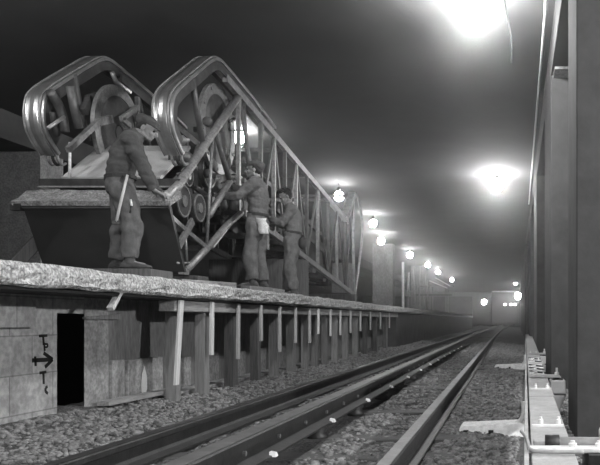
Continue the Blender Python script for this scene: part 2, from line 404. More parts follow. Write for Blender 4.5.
# white support arms from the track to the third rail
for y, lab in ((5.6, 'white painted support arm under the third rail nearest the camera'), (13.0, 'white painted support arm of the third rail farther along')):
    x0, x1 = -.37 if y < 6 else -.24, qx(y, -.01)
    s = thing('support_arm', lab, 'bracket', (x0, y, -.2))
    MB().hexa([(x0-.02,y-.16,-.2),(x1,y-.16,-.2),(x1,y+.16,-.2),(x0-.02,y+.16,-.2),(x0+.03,y-.1,-.125),(x1,y-.1,-.105),(x1,y+.12,-.105),(x0+.03,y+.12,-.125)]).build('arm', M_WHITE, s, bevel=.008)
    for f in (.13, .5):
        x = x0+(x1-x0)*f
        MB().box(x-.018, x+.018, y-.175, y-.13, -.2, -.152).build('notch_shade', M_BLACK, s)  # black block standing in for the shade inside an open notch
    MB().tube(spline([(x1-.06,y-.05,-.115),(x1-.02,y-.07,-.08),(x1-.006,y-.09,-.02),(x1-.008,y-.1,.05)]), .018).build('hook', M_WHITE, s, True)
# insulator posts on the far side of the cover
def ins_post(y, lab):
    x = qx(y, .27); s = thing('insulator_post', lab, 'insulator', (x, y, -.22))
    MB().lathe((x,y,-.22), [(.02,0),(.03,.1),(.06,.17),(.085,.22),(.085,.225)], 14).build('cone', M_PORC, s, True)
    MB().box(x-.06, x+.07, y-.10, y+.10, .02, .135).build('insulator_box', M_PORC, s, bevel=.012)
    MB().box(x-.04, x+.05, y-.08, y+.08, .135, .142).build('cap', M_RAIL, s)
    MB().hexa([(x-.25,y-.06,.153),(x+.04,y-.06,.153),(x+.04,y+.06,.153),(x-.25,y+.06,.153),(x-.23,y-.03,.178),(x+.02,y-.03,.178),(x+.02,y+.03,.178),(x-.23,y+.03,.178)]).build('saddle', M_COVER, s, bevel=.01)
    MB().box(x-.02, x+.02, y-.02, y+.02, .142, .154).build('spacer', M_RAIL, s)
    MB().lathe((x,y,.176), [(.02,0),(.02,.02),(.01,.025),(.01,.06)], 8).build('pin', M_PORC, s)
ins_post(6.5, 'white insulator post with pin on the third rail, nearer one')
ins_post(10.8, 'white insulator post on the third rail, smaller one behind')
# heavy clamp with a cross pipe in the foreground
y = 2.93
s = thing('cross_clamp', 'pale clamp with thick cross pipe on the near end of the third rail', 'clamp', (.3, y, -.2))
MB().tube([(.15,y,ZT+.018),(.75,y-.02,ZT+.018)], .026, 14).build('pipe', M_COVER, s, True)
MB().tube([(.145,y,ZT+.018),(.20,y,ZT+.018)], .034, 14).build('pipe_collar', M_RAIL, s, True)
MB().box(.075, .36, y-.12, y-.055, ZT, ZT+.02).build('base_flange', M_WHITE, s, bevel=.006)
MB().box(.10, .34, y+.045, y+.09, ZT, ZT+.022).build('base_flange', M_COVER, s, bevel=.006)
MB().tube(spline([(.06,y+.42,ZT+.004),(.075,y+.2,ZT+.012),(.08,y+.02,ZT+.012),(.085,y-.12,ZT+.014),(.13,y-.16,ZT+.014),(.28,y-.17,ZT+.014)]), .008).build('bent_strap', M_COVER, s, True)
for x, yy in ((.245,y-.09),(.345,y-.09)):
    MB().lathe((x,yy,ZT+.02), [(.016,0),(.016,.014),(.009,.016),(.009,.024)], 6).build('nut', M_PORC, s)
MB().box(.36,.43,y-.06,y+.06,ZT+.03,ZT+.075).build('pipe_block', M_WHITE, s, bevel=.012)
MB().box(.30,.37,y-.16,y+.10,-.26,ZT).build('clamp_leg', M_RAIL, s)

# ------------------------------------------------------------------ timber props under the platform edge
tm = tag(MB().hexa([(-3.08,6.6,.725),(-2.93,6.6,.725),(-2.93,20,.725),(-3.08,20,.725),(-3.08,6.6,.826),(-2.93,6.6,.826),(-2.93,20,.826),(-3.08,20,.826)]).build('timber_beam', M_WOODY, bevel=.012), 'long squared timber beam carried by props below the platform edge', 'beam')
ORD = ['first','second','third','fourth','fifth','sixth','seventh','eighth','ninth','tenth','eleventh','twelfth','thirteenth','fourteenth','fifteenth','sixteenth','seventeenth']
props = [173,202,231,255,274,291,305,315,325,335,345,355,365,375,385]
for i, px in enumerate(props):
    y = 3.02*FL/(PX-px); w = .05+.012*((i*7)%3); x = -3.02
    d = random.uniform(-.03,.03); m = [M_WOODG, M_WOODG, M_WOODD, M_WOODD, M_WOODG][i%5]
    gz = ground_z(x, y)-.03
    o = MB().hexa([(x-.05,y-w+d,gz),(x+.05,y-w+d,gz),(x+.05,y+w+d,gz),(x-.05,y+w+d,gz),(x-.05,y-w,.724),(x+.05,y-w,.724),(x+.05,y+w,.724),(x-.05,y+w,.724)]).build('timber_prop', m, bevel=.006)
    tag(o, 'rough timber prop under the platform edge, %s upright from the doorway' % ORD[i], 'prop', 'timber props under the platform edge')
slats = [(180,384,3),(211,355,0),(237.5,359,1),(260,341,0),(279,352,0),(295,343,0),(309,343,0),(318,334,0),(330,336,0),(340,335,0),(350,333,0),(360,331,0),(370,330,0),(380,329,0),(389,328,0)]
for i, (px, by, k) in enumerate(slats):
    x = -2.91; y = 2.92*FL/(PX-px); zb = CZ+(PY-by)*y/FL
    lean = .10 if k == 3 else random.uniform(-.015,.015); hw = .032 if i else .036
    o = MB().hexa([(x-.012,y-hw-lean,zb),(x+.012,y-hw-lean,zb),(x+.012,y+hw-lean,zb),(x-.012,y+hw-lean,zb),(x-.012,y-hw,.826),(x+.012,y-hw,.826),(x+.012,y+hw,.826),(x-.012,y+hw,.826)]).build('timber_board', M_WOODP, bevel=.003)
    tag(o, 'pale thin board nailed upright to the long beam, %s from the doorway' % ORD[i], 'board', 'pale boards nailed to the beam')
p, q = side(106,409,-3.2), side(176,401,-3.15)
tag(MB().bar((-3.24,6.0,-.02),(-3.12,6.95,-.0),.10,.035).build('plank', M_WOODY), 'weathered plank lying on the ground along the wall foot by the first prop', 'plank')
tag(MB().bar((-3.02,4.98,.845),(-3.06,5.02,.845),.02,.02).build('nail', M_RAIL), 'bent nail under the slab edge above the doorway', 'nail') if False else None
# pale stick hanging under the slab beside the doorway
a, c = side(122,292,-2.9), side(113,309,-2.9)
tag(MB().bar((-2.92,a.y,.86),(-2.92,c.y,c.z),.03,.045,(1,0,0)).build('wood_offcut', M_WOODP), 'short pale wooden offcut hanging slanted below the slab near the doorway', 'wood')
# white paint splash on the wall
pm = MB(); c = Vector((XW+.0335, 6.84, .10)); pts = []
for k, (dy, dz) in enumerate([(-.05,-.10),(-.03,-.13),(.03,-.12),(.055,-.08),(.05,.02),(.035,.07),(.015,.10),(.005,.125),(-.01,.10),(-.035,.06),(-.05,0)]): pts.append((c.x, c.y+dy, c.z+dz))
n = len(pts); pm.add(pts+[(x-.004,y,z) for x,y,z in pts], [tuple(range(n))]+[(i,(i+1)%n,(i+1)%n+n,i+n) for i in range(n)])
struct(pm.build('wall_paint_patch', mat('whitewash', 0.9, 0.9, 0, 0.05, 12, 0.1, 40)))
# painted direction marks on the blockwork, left of the doorway
def stroke(mb, pts, wd=.018):
    for p, q in zip(pts[:-1], pts[1:]):
        mb.bar((XW+.002, p[0], p[1]), (XW+.002, q[0], q[1]), wd, .004, (1,0,0)) if False else mb.bar((XW+.0015, p[0], p[1]), (XW+.0015, q[0], q[1]), .003, wd, Vector((0, q[1]-p[1], -(q[0]-p[0]))))
def wp(px, py): v = side(px, py, XW); return (v.y, v.z)
mk = MB()
stroke(mk, [wp(32,360.5), wp(50,359.5)], .03); stroke(mk, [wp(43.5,353), wp(52.5,359.5)], .026); stroke(mk, [wp(45,367), wp(52.5,359.5)], .026); stroke(mk, [wp(35,356.5), wp(35.5,366)], .02)
stroke(mk, [wp(39,336), wp(47,335.5)], .02); stroke(mk, [wp(43,336), wp(43.5,345)], .02)
stroke(mk, [wp(44,343), wp(44.5,351)], .016); stroke(mk, [wp(44.5,344), wp(47.5,344), wp(47.3,347), wp(44.5,347.3)], .014)
stroke(mk, [wp(39.5,373), wp(46,372)], .02); stroke(mk, [wp(43.2,373), wp(43.6,384)], .02)
stroke(mk, [wp(47.2,386.5), wp(45.3,388), wp(45.4,391.5), wp(47.6,393.5)], .02)
struct(mk.build('wall_painted_marks', M_BLACK))

# ------------------------------------------------------------------ the escalator section
XR, XL = -3.6, -4.98                     # outer face of the right side, the same of the left side (both sides alike)
DXL = -1.38
ET = thing('escalator', 'long steel escalator section without steps, tilted on timber blocks on the platform', 'escalator', (-4.3, 10, ZP))
def yz(px, py, X=XR): v = side(px, py, X); return (v.y, v.z)
prof = [(184,155),(178.5,143),(174,130),(172.3,114),(173.6,98),(177.5,90),(184,83),(195,73.5),(204,66),(212,59.5),(217,57.5),(222,59.5),(228,66),(240,80),(252,94.5),(264,110),(276.5,127)]
P3 = spline([(0,)+yz(*p) for p in prof], 5); PROF = [(p.y, p.z) for p in P3]
def band(dx, side_name):
    x = XR+dx
    sec = [(x,-.035),(x,.004),(x-.018,.010),(x-.034,.0),(x-.062,-.002),(x-.14,-.002),(x-.165,.0),(x-.19,.012),(x-.22,.006),(x-.235,-.01),(x-.235,-.035)]
    MB().sweep_yz(PROF, sec).build('balustrade_deck', M_STEEL, ET, False, .003)
    r = [(x-.058,-.004),(x-.056,.008),(x-.066,.014),(x-.10,.019),(x-.138,.016),(x-.15,.008),(x-.148,-.004)]
    MB().sweep_yz(PROF, r).build('handrail_guide', M_STEEL, ET)
    MB().sweep_yz(PROF, [(x-.03,.006),(x-.03,.02),(x-.045,.02),(x-.045,.0)]).build('guide_strip', M_TRUSSL, ET)
    MB().sweep_yz(PROF, [(x-.205,.0),(x-.205,.016),(x-.215,.018),(x-.215,.002)]).build('guide_strip', M_TRUSSL, ET)
    MB().sweep_yz(PROF[3:-6], [(x-.012,-.15),(x-.012,-.045),(x-.03,-.045),(x-.03,-.15)]).build('inner_curve_plate', M_DARK, ET)
    MB().sweep_yz(PROF[:-2], [(x-.21,-.10),(x-.21,-.03),(x-.225,-.03),(x-.225,-.10)]).build('inner_curve_plate', M_TRUSS, ET)
    # curled end of the strips
    e = PROF[0]
    for k, xx in enumerate((x-.03, x-.085, x-.14)):
        MB().tube(spline([(xx,e[0],e[1]+.02),(xx,e[0]+.02,e[1]-.05),(xx,e[0]+.09,e[1]-.09),(xx,e[0]+.16,e[1]-.06)]), .016, 8).build('strip_end', M_TRUSSL if k != 1 else M_DARK, ET, True)
for dx, nm in ((0,'right'),(DXL,'left')): band(dx, nm)
TOP = lambda px: 81.5+(px-231)*1.196            # image line of the top chord on the right side
def bot(px):
    return 213+(px-244)*.645 if px < 270 else 229.5+(px-269.6)*.762
def chord(dx, pts, w, h, m, name): 
    P = [side(px,py,XR)+Vector((dx,0,0)) for px, py in pts]
    mb = MB()
    for p, q in zip(P[:-1], P[1:]): mb.bar(p, q, w, h)
    return mb.build(name, m, ET)
for dx in (0, DXL+.02):
    chord(dx-.035, [(228,78),(260,116),(300,164),(349,222)], .07, .10, M_TRUSSL if dx == 0 else M_TRUSS, 'top_chord')
    chord(dx-.035, [(246,213),(270,229.5),(356,295.5)], .07, .09, M_TRUSSL if dx == 0 else M_TRUSS, 'bottom_chord')
    P = [side(*p, XR)+Vector((dx-.04,0,0)) for p in ((190,270),(210.7,248),(228,227),(244,213))]
    MB().tube(P, .042, 12).build('landing_chord', M_TRUSSL, ET, True)
    # far end frame
    A = [side(*p, XR)+Vector((dx-.05,0,0)) for p in ((346.5,219),(354.5,194))]
    MB().bar(A[0], A[1], .12, .16, (1,0,0)).build('end_upright', M_TRUSSL, ET)
    A = [side(*p, XR)+Vector((dx-.03,0,0)) for p in ((355,194),(359.5,199),(363.5,226),(361,258),(356,295.5))]
    MB().tube(spline(A, 4), .03, 8).build('end_post', M_TRUSSL, ET, True)
    # posts and braces of the lattice side
    px_posts = [241,263,276,287,298,308.5,319.5,330,338.5,347,355]
    prev = None
    for i, px in enumerate(px_posts):
        ty = TOP(px) if px < 350 else 197; by = bot(px)
        a, b_ = side(px, ty, XR), side(px, by, XR); b_.y = a.y
        off = Vector((dx-.035,0,0))
        MB().bar(a+off, b_+off, .055, .055 if i else .05).build('post', M_TRUSSL if i%2 == 0 else M_TRUSS, ET)
        if prev is not None and i > 0:
            if i%2: MB().bar(prev[0]+off, b_+off, .03, .06).build('brace', M_TRUSS, ET)
            else: MB().bar(prev[1]+off, a+off, .03, .06).build('brace', M_TRUSS, ET)
        prev = (a, b_)
    off = Vector((dx-.04,0,0)); S = lambda px, py: side(px, py, XR)+off
    if dx != 0:
        MB().tube([S(195,74), S(199.5,106), S(205.5,141)], .036, 10).build('strut_tube', M_TRUSS, ET, True); continue
    MB().tube([S(241,97), S(212,139), S(181.5,186), S(170,197)], .05, 12).build('diagonal_tube', M_TRUSSL, ET, True)
    MB().tube([S(195,74), S(199.5,106), S(205.5,141)], .036, 10).build('strut_tube', M_TRUSS, ET, True)
    MB().tube([S(218,129), S(225,155), S(233,182)], .034, 10).build('strut_tube', M_TRUSS, ET, True)
    MB().tube([S(233,181), S(224,196), S(212,216)], .04, 10).build('strut_tube', M_TRUSSL, ET, True)
    MB().tube([S(216,134), S(213,190), S(210,247)], .020, 8).build('tie_rod', M_TRUSSL, ET, True)
    MB().tube([S(246,100), S(249,140), S(253,180)], .03, 8).build('strut_tube', M_TRUSS, ET, True)
    MB().bar(S(172,214), S(188.4,229), .02, .05).build('end_angle', M_TRUSSL, ET)
    MB().bar(S(188.4,229), S(210.5,248), .02, .05).build('end_angle', M_TRUSSL, ET)
    MB().bar(S(196,221), S(180,250), .03, .09).build('end_angle', M_TRUSSL, ET)
    MB().tube([S(189,233), S(190.5,262)], .016, 8).build('tie_rod', M_TRUSSL, ET, True)
    MB().tube([S(181,263), S(195,263)], .014, 8).build('tie_rod', M_TRUSSL, ET, True)
    MB().bar(S(243,212), S(216,247), .02, .03).build('loose_strip', M_WHITE if dx == 0 else M_TRUSS, ET) if dx == 0 else None
    MB().bar(S(184.6,272), S(190,272.5), .06, .05).build('end_shoe', M_TRUSSL, ET)
    MB().bar(S(190,271), S(183,262), .02, .03).build('end_shoe', M_TRUSSL, ET)
# cross members tying the two sides together
for px, py in ((287,150),(308,176),(330,200),(355,196),(246,213),(276,235),(308,259),(332,277),(355,294),(190,270),(210,248)):
    a = side(px, py, XR); MB().bar((XR-.07,a.y,a.z),(XR+DXL+.02,a.y,a.z),.07,.06).build('cross_member', M_TRUSS, ET)
# tracks inside the truss and the row of turnaround wheels
for xx in (XR-.28, XR+DXL+.25):
    for d in (-.55, -.85):
        a, c = side(262,122,XR), side(346,222,XR)
        MB().bar((xx,a.y,a.z+d),(xx,c.y,c.z+d),.05,.07).build('step_track', M_TRUSS, ET)
for xx, s1 in ((XR-.22,1),(XR+DXL+.12,-1)):
    c = Vector((xx, 9.85, CZ+2.50)) if s1 > 0 else Vector((xx, 9.35, CZ+2.33))
    ring = MB().disc(c, .58, -.025, .025, 40, .45).build('turnaround_ring', M_TRUSSL, ET)
    wd = MB().disc(c, .465, -.012, .012, 40, .10).build('wheel_disc', M_TRUSS, ET)
    MB().disc(c, .085, -.02, .02, 20).build('wheel_hub', M_TRUSS, wd)
    if s1 > 0: MB().tube([c-Vector((.3,0,0)), c+Vector((.07,0,0))], .04, 12).build('axle', M_TRUSS, wd, True)
    for k in range(10):
        t_ = 2*PI*k/10+.2
        MB().lathe((c.x+.025*s1, c.y+.535*math.cos(t_), c.z+.535*math.sin(t_)), [(.022,-.01),(.022,.018),(.01,.02)], 8, 'x').build('rim_bolt', M_TRUSSL, ring)
# gear clutter of the drive near the landing
for px, py, r, xo in ((181,201,.19,-.10),(197,208,.17,-.10),(186,176,.13,-.3),(222,205,.2,-.35),(238,204,.16,-.2),(207,172,.22,-.42)):
    c = side(px, py, XR+xo)
    gw = MB().disc(c, r, -.03, .03, 24).build('gear_wheel', M_DARK if xo == -.42 else M_TRUSS, ET)
    MB().disc(c, r*.35, -.045, .05, 14).build('gear_hub', M_TRUSSL, gw)
    MB().disc(c+Vector((.036,0,0)), r*.97, -.005, .005, 24, r*.86).build('gear_rim', M_TRUSSL, gw)
random.seed(11)
for k in range(30):
    px, py = random.uniform(180,246), random.uniform(110,222)
    c = side(px, py, XR-random.uniform(.12,.6)); sx, sy, sz = random.uniform(.02,.09), random.uniform(.03,.22), random.uniform(.03,.14)
    if k%3 == 0: MB().tube([c+Vector((0,-sy*1.4,-sz)), c+Vector((.02,sy*1.4,sz))], .018, 8).build('drive_rod', random.choice([M_TRUSSL,M_TRUSS]), ET, True)
    elif k%3 == 1: MB().box(c.x-sx, c.x+sx, c.y-sy*.5, c.y+sy*.5, c.z-sz, c.z+sz).build('drive_casing', random.choice([M_DARK,M_TRUSS,M_DARK]), ET, bevel=.008)
    else: MB().lathe(c, [(.05,-.04),(.06,-.03),(.06,.03),(.035,.05),(.02,.1)], 12, random.choice(['x','y'])).build('drive_fitting', random.choice([M_TRUSSL,M_TRUSS]), ET, True)
for k in range(14):
    c = side(166+random.uniform(0,14), 150+random.uniform(0,40), XR-random.uniform(.2,.5))
    MB().box(c.x-.05,c.x+.05,c.y-.02,c.y+.06,c.z-.03,c.z+.05).build('chain_link', M_DARK if k%2 else M_TRUSS, ET, bevel=.006)
Q5 = lambda px, py: side(px, py, -4.93)
MB().tube(spline([Q5(50,92), Q5(58,104), Q5(63,118), Q5(65,132)]), .05, 8).build('curved_guide', M_TRUSS, ET, True)
MB().tube(spline([Q5(52,112), Q5(54,124), Q5(58,136)]), .03, 8).build('curved_guide', M_DARK, ET, True)
MB().bar(Q5(88,100), Q5(97,96), .06, .10).build('drive_casing', M_TRUSS, ET)
MB().bar(Q5(84,112), Q5(90,98), .06, .09).build('drive_casing', M_TRUSS, ET)
MB().tube([Q5(112,72), Q5(116,82), Q5(130,92)], .03, 8).build('drive_rod', M_TRUSSL, ET, True)
# dark side sheets behind the lattice
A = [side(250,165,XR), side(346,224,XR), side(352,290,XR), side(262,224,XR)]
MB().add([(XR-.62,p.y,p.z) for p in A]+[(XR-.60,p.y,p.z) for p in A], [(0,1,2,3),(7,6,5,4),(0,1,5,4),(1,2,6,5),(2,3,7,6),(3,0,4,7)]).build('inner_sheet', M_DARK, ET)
for k in range(13):                               # folded step carriers seen through the lattice
    f_ = k/12; y = 11.2+f_*5.2; z = CZ+2.25-.158*(y-11.2)-.55
    MB().hexa([(XR-1.1,y,z-.12),(XR-.34,y,z-.12),(XR-.34,y+.26,z-.12),(XR-1.1,y+.26,z-.12),(XR-1.1,y+.05,z+.1),(XR-.34,y+.05,z+.1),(XR-.34,y+.3,z+.02),(XR-1.1,y+.3,z+.02)]).build('step_carrier', M_TRUSS if k%2 else M_DARK, ET)
# end plate, dusty tray, cross channel and comb plate of the landing
y0, z0 = yz(168.5,205); y1, z1 = yz(184.6,272)
XPL = -5.15
MB().hexa([(XPL,y1,z1),(XR,y1,z1),(XR,y1+.05,z1),(XPL,y1+.05,z1),(XPL,y0,z0),(XR,y0,z0),(XR,y0+.05,z0+.02),(XPL,y0+.05,z0+.02)]).build('end_plate', M_PANEL, ET)
MB().hexa([(XPL,y0+.055,z0-.05),(XR-.02,y0+.055,z0-.05),(XR-.02,y0+.075,z0-.04),(XPL,y0+.075,z0-.04),(XPL,y0-.012,z0-.035),(XR,y0-.012,z0-.035),(XR,y0+.0,z0+.012),(XPL,y0+.0,z0+.012)]).build('end_plate_rim', M_DARK, ET)
lu = Vector((0,.83,.56)).normalized()
a = Vector((0,y0-.02,z0)); c = a+lu*.30
tr = MB(); n_ = 40; rs = []
for i in range(n_+1):
    x = XPL-.10+(XR+.03-XPL+.10)*i/n_; e = .03*noise.noise((x*7,0,2))
    rs.append([(x,a.y,a.z-.01),(x,a.y-.015,a.z+.035+e*.4),(x,a.y+.10,a.z+.09+e),(x,c.y,c.z+.03+e*.6),(x,c.y+.03,c.z-.05)])
tr.rings(rs).build('dusty_tray', M_DIRT, ET)
MB().bar((XPL-.10,a.y,a.z-.02),(XPL+.06,c.y+.12,c.z+.06),.06,.06).build('tray_side_bar', M_TRUSSL, ET)
MB().box(XPL-.11, XPL, a.y-.015, a.y+.06, a.z-.06, a.z+.01).build('tray_bracket', M_DARK, ET)
d = c+lu*.10
MB().box(XPL-.02, XR-.02, d.y, d.y+.05, d.z+.03, d.z+.115).build('cross_channel', M_DARK, ET)
MB().box(XPL-.02, XR-.02, d.y-.03, d.y+.05, d.z+.012, d.z+.03).build('channel_flange', M_TRUSSL, ET)
e0 = d+lu*.12+Vector((0,0,.05)); e1 = e0+lu*.95
xa, xb = -4.97, XR-.27
MB().hexa([(xa,e0.y,e0.z),(xb,e0.y,e0.z),(xb,e1.y,e1.z),(xa,e1.y,e1.z),(xa,e0.y-.02,e0.z+.03),(xb,e0.y-.02,e0.z+.03),(xb,e1.y-.02,e1.z+.03),(xa,e1.y-.02,e1.z+.03)]).build('comb_plate', M_PLATE, ET)
MB().hexa([(xa-.1,e0.y+.15,e0.z-.3),(xb,e0.y+.15,e0.z-.3),(xb,e1.y+.2,e1.z-.3),(xa-.1,e1.y+.2,e1.z-.3),(xa-.1,e0.y+.12,e0.z-.05),(xb,e0.y+.12,e0.z-.05),(xb,e1.y+.12,e1.z-.05),(xa-.1,e1.y+.12,e1.z-.05)]).build('landing_box', M_DARK, ET)
MB().tube([(XR+DXL+.14,d.y+.02,d.z+.1),(XR+DXL+.14,d.y+.02,d.z+.52)], .016, 8).build('tie_rod', M_WHITE, ET, True)
# bent light flange inside the left side
Q = lambda px, py: side(px, py, -4.75)
MB().bar(Q(68,150), Q(98,122), .05, .06).build('bent_flange', M_TRUSSL, ET)
MB().bar(Q(98,122), Q(111,119), .05, .09).build('bent_flange', M_TRUSSL, ET)
MB().bar(Q(121,119), Q(138,107), .04, .06).build('bent_flange', M_TRUSSL, ET)
MB().bar(Q(122,119), Q(130,126), .04, .06).build('bent_flange', M_TRUSSL, ET)
MB().tube([Q(70,86), Q(74,107), Q(79,128)], .045, 10).build('strut_tube', M_TRUSS, ET, True)
MB().tube([Q(48,128), Q(64,117)], .02, 8).build('tie_rod', M_TRUSSL, ET, True)
# timber blocks under the section
def block(x0,x1,y0,y1,z1,lab,m=M_WOODD): tag(MB().box(x0,x1,y0,y1,ZP+.001,z1).build('timber_block', m, bevel=.012), lab, 'timber')
block(-5.1,-3.5, y1+.12, y1+.42, z1-.03, 'dark timber baulk under the near end of the escalator')
b2 = side(300,252,XR)
block(-5.1,-3.5, b2.y-.2, b2.y+.2, b2.z-.14, 'tall dark timber stack under the middle of the escalator')
b3 = side(352,292,XR)
block(-5.1,-3.5, b3.y-.1, b3.y+.1, b3.z-.05, 'thin timber block under the far end of the escalator')

# planks the men stand on and loose boards along the edge
tag(MB().box(-4.6,-3.35,7.02,7.5,ZP+.002,1.132).build('plank', M_WOODD, bevel=.006), 'thick dark plank that the capped worker stands on before the end plate', 'plank')
tag(MB().bar((-3.35,7.62,1.035),(-3.06,8.35,1.035),.10,.06).build('plank', M_WOODY, bevel=.006), 'grey board lying along the slab edge by the escalator end', 'plank')
tag(MB().box(-3.5,-2.98,9.45,10.02,ZP+.002,1.055).build('plank', M_WOODY, bevel=.006), 'short board under the boots of the worker with the cloth at his hip', 'plank')
tag(MB().bar((-3.1,8.85,1.03),(-3.0,9.4,1.03),.12,.05).build('plank', M_WOODG, bevel=.006), 'short thick offcut on the slab edge between two workers', 'plank')
# dark crate and leaning baulks at the left of the section
tag(MB().bar((-5.9,8.6,1.03),(-5.55,8.9,1.62),.22,.14).build('timber_baulk', M_WOODD, bevel=.01), 'dark baulk leaning on the platform left of the end plate', 'timber')
tag(MB().bar((-5.62,8.2,1.04),(-5.25,8.1,1.06),.1,.08).build('timber_baulk', M_WOODG, bevel=.01), 'grey offcut lying on the platform left of the end plate', 'timber')

# ------------------------------------------------------------------ men
def fused(mb, voxel, smooth=2, wrinkle=0.0, ws=(9,9,9)):
    me = bpy.data.meshes.new('tmp'); me.from_pydata(mb.v, [], mb.f); me.update()
    import bmesh
    bm = bmesh.new(); bm.from_mesh(me); bmesh.ops.recalc_face_normals(bm, faces=bm.faces); bm.to_mesh(me); bm.free()
    o = bpy.data.objects.new('tmp', me); COL.objects.link(o)
    r = o.modifiers.new('r', 'REMESH'); r.mode = 'VOXEL'; r.voxel_size = voxel
    if smooth: sm = o.modifiers.new('s', 'SMOOTH'); sm.factor = .5; sm.iterations = smooth
    dg = bpy.context.evaluated_depsgraph_get(); dg.update()
    out = bpy.data.meshes.new_from_object(o.evaluated_get(dg))
    bpy.data.objects.remove(o); bpy.data.meshes.remove(me)
    if wrinkle:
        nr = [v.normal.copy() for v in out.vertices]
        for v, n in zip(out.vertices, nr):
            c = v.co; k = noise.noise((c.x*ws[0], c.y*ws[1], c.z*ws[2]))+.5*noise.noise((c.x*ws[0]*2.1+5, c.y*ws[1]*2.1, c.z*ws[2]*2.3))
            v.co = c+n*wrinkle*k
    out.polygons.foreach_set('use_smooth', [True]*len(out.polygons)); out.update()
    return out
def ell(c, side_v, fwd, hs, hf, n=18):
    return [c+side_v*hs*math.cos(2*PI*j/n)+fwd*hf*math.sin(2*PI*j/n) for j in range(n)]
def person(name, label, base, heading, J, shirt, trou, cap=None, pads=0.0):
    R = thing(name, label, 'person', base)
    h = math.radians(heading); F = Vector((math.cos(h), math.sin(h), 0)); S = Vector((-math.sin(h), math.cos(h), 0)); U = Vector((0,0,1)); B = Vector(base)
    def L(p): return F*p[0]+S*p[1]+U*p[2]                # local metres; mesh data is local to the Empty
    G = {k: L(v) for k, v in J.items()}
    def put(nm, me, m, par=None): 
        me.materials.clear(); me.materials.append(m); o = bpy.data.objects.new(nm, me); COL.objects.link(o); o.parent = par or R; me.name = nm; return o
    def torso(mb, g, low=True):
        ks = (['pelvis','waist'] if low else ['waist'])+['chest','upper']
        dims = {'pelvis':(.165,.115),'waist':(.150,.112),'chest':(.178,.128),'upper':(.165,.105)}
        rs = []
        pts = [G[k] for k in ks]
        for i, k in enumerate(ks):
            d = (pts[min(i+1,len(pts)-1)]-pts[max(i-1,0)]).normalized(); f = S.cross(d).normalized()*-1 if False else d.cross(S).normalized()
            rs.append(ell(pts[i], S, f, dims[k][0]+g, dims[k][1]+g))
        d = (G['neck']-G['upper']).normalized(); f = d.cross(S).normalized()
        rs.append(ell(G['upper'].lerp(G['neck'], .55), S, f, .105+g, .078+g))
        rs.append(ell(G['neck'], S, f, .062+g, .062+g))
        sub = []
        for i in range(len(rs)-1):
            for t in (0,.33,.66): sub.append([a.lerp(b_, t) for a, b_ in zip(rs[i], rs[i+1])])
        sub.append(rs[-1]); mb.rings(sub)
        for sd in ('L','R'):
            mb.ball(G['sh'+sd], (.075+g,.075+g,.075+g))
            mb.tube([G['upper'].lerp(G['sh'+sd],.2)+U*.02, G['sh'+sd]], [.08+g,.072+g], 12)
    def arm(mb, sd, g, end=1.0):
        a, b_, c = G['sh'+sd], G['el'+sd], G['wr'+sd]
        P = [a, a.lerp(b_,.35), a.lerp(b_,.8), b_, b_.lerp(c,.25), b_.lerp(c,.6), b_.lerp(c,end)]
        mb.tube(P, [.064+g,.060+g,.050+g,.047+g,.047+g,.040+g,.031+g], 14)
    def leg(mb, sd, g, flare=0.0, end=1.0):
        a, b_, c = G['hip'+sd], G['kn'+sd], G['an'+sd]
        P = [a+U*.03, a.lerp(b_,.25), a.lerp(b_,.7), b_, b_.lerp(c,.3), b_.lerp(c,.7), b_.lerp(c,end)]
        mb.tube(P, [.092+g,.088+g,.066+g,.058+g+flare*.5,.058+g+flare,.046+g+flare*1.4,.04+g+flare*1.5], 16)
        mb.ball(a, (.095+g,.095+g,.10+g))
    # head frame
    pit = math.radians(J_PITCH[name_key]); HF = (F*math.cos(pit)-U*math.sin(pit)); yaw = math.radians(J_YAW[name_key]); HF = (HF*math.cos(yaw)+S*math.sin(yaw)).normalized()
    HS = U.cross(HF).normalized(); HU = HF.cross(HS).normalized(); HC = G['head']; HM = Matrix((HF, HS, HU)).transposed()
    H = lambda f_, s_, u_: HC+HF*f_+HS*s_+HU*u_
    body = MB(); torso(body, -.012)
    for sd in 'LR':
        arm(body, sd, -.008); leg(body, sd, -.012)
        b_, c = G['el'+sd], G['wr'+sd]; d = G['hd'+sd]-c; d = d.normalized() if d.length > 1e-4 else (c-b_).normalized()
        # hand: palm, four bent fingers, thumb
        ref = U if abs(d.dot(U)) < .8 else F
        wv = d.cross(ref).normalized(); nv = wv.cross(d).normalized()      # wv across the palm, nv away from it
        sg = 1 if sd == 'L' else -1; curl = -1
        pr = []
        for t_, hw, ht in ((0,.026,.02),(.03,.034,.019),(.06,.041,.016),(.085,.041,.014)):
            pr.append([c+d*t_+wv*hw*math.cos(2*PI*j/12)+nv*ht*math.sin(2*PI*j/12) for j in range(12)])
        body.rings(pr)
        for k, (o_, ln) in enumerate(((-.031,.062),(-.0105,.074),(.0105,.070),(.031,.054))):
            p0 = c+d*.075+wv*o_; p1 = p0+d*ln*.45+nv*curl*.006; p2 = p1+(d*.75+nv*curl*.65).normalized()*ln*.35; p3 = p2+(d*.25+nv*curl).normalized()*ln*.28
            body.tube([p0,p1,p2,p3], [.0095,.0092,.0085,.007], 8)
        q0 = c+d*.022-wv*.026; q1 = q0+(d*.7-wv*.75+nv*curl*.3).normalized()*.04; q2 = q1+(d*.95-wv*.1+nv*curl*.4).normalized()*.032
        body.tube([q0,q1,q2], [.013,.011,.008], 8)
        # foot inside the boot
        an = G['an'+sd]; tv = G['toe'+sd]-an; tv.z = 0; tv.normalize()
        body.tube([an+U*.0-tv*.02, an-U*.04+tv*.05, an-U*.05+tv*.14], [.04,.034,.024], 10)
    body.tube([G['upper'].lerp(G['neck'],.6), G['neck'], H(-.02,0,-.06)], [.062,.056,.054], 14)
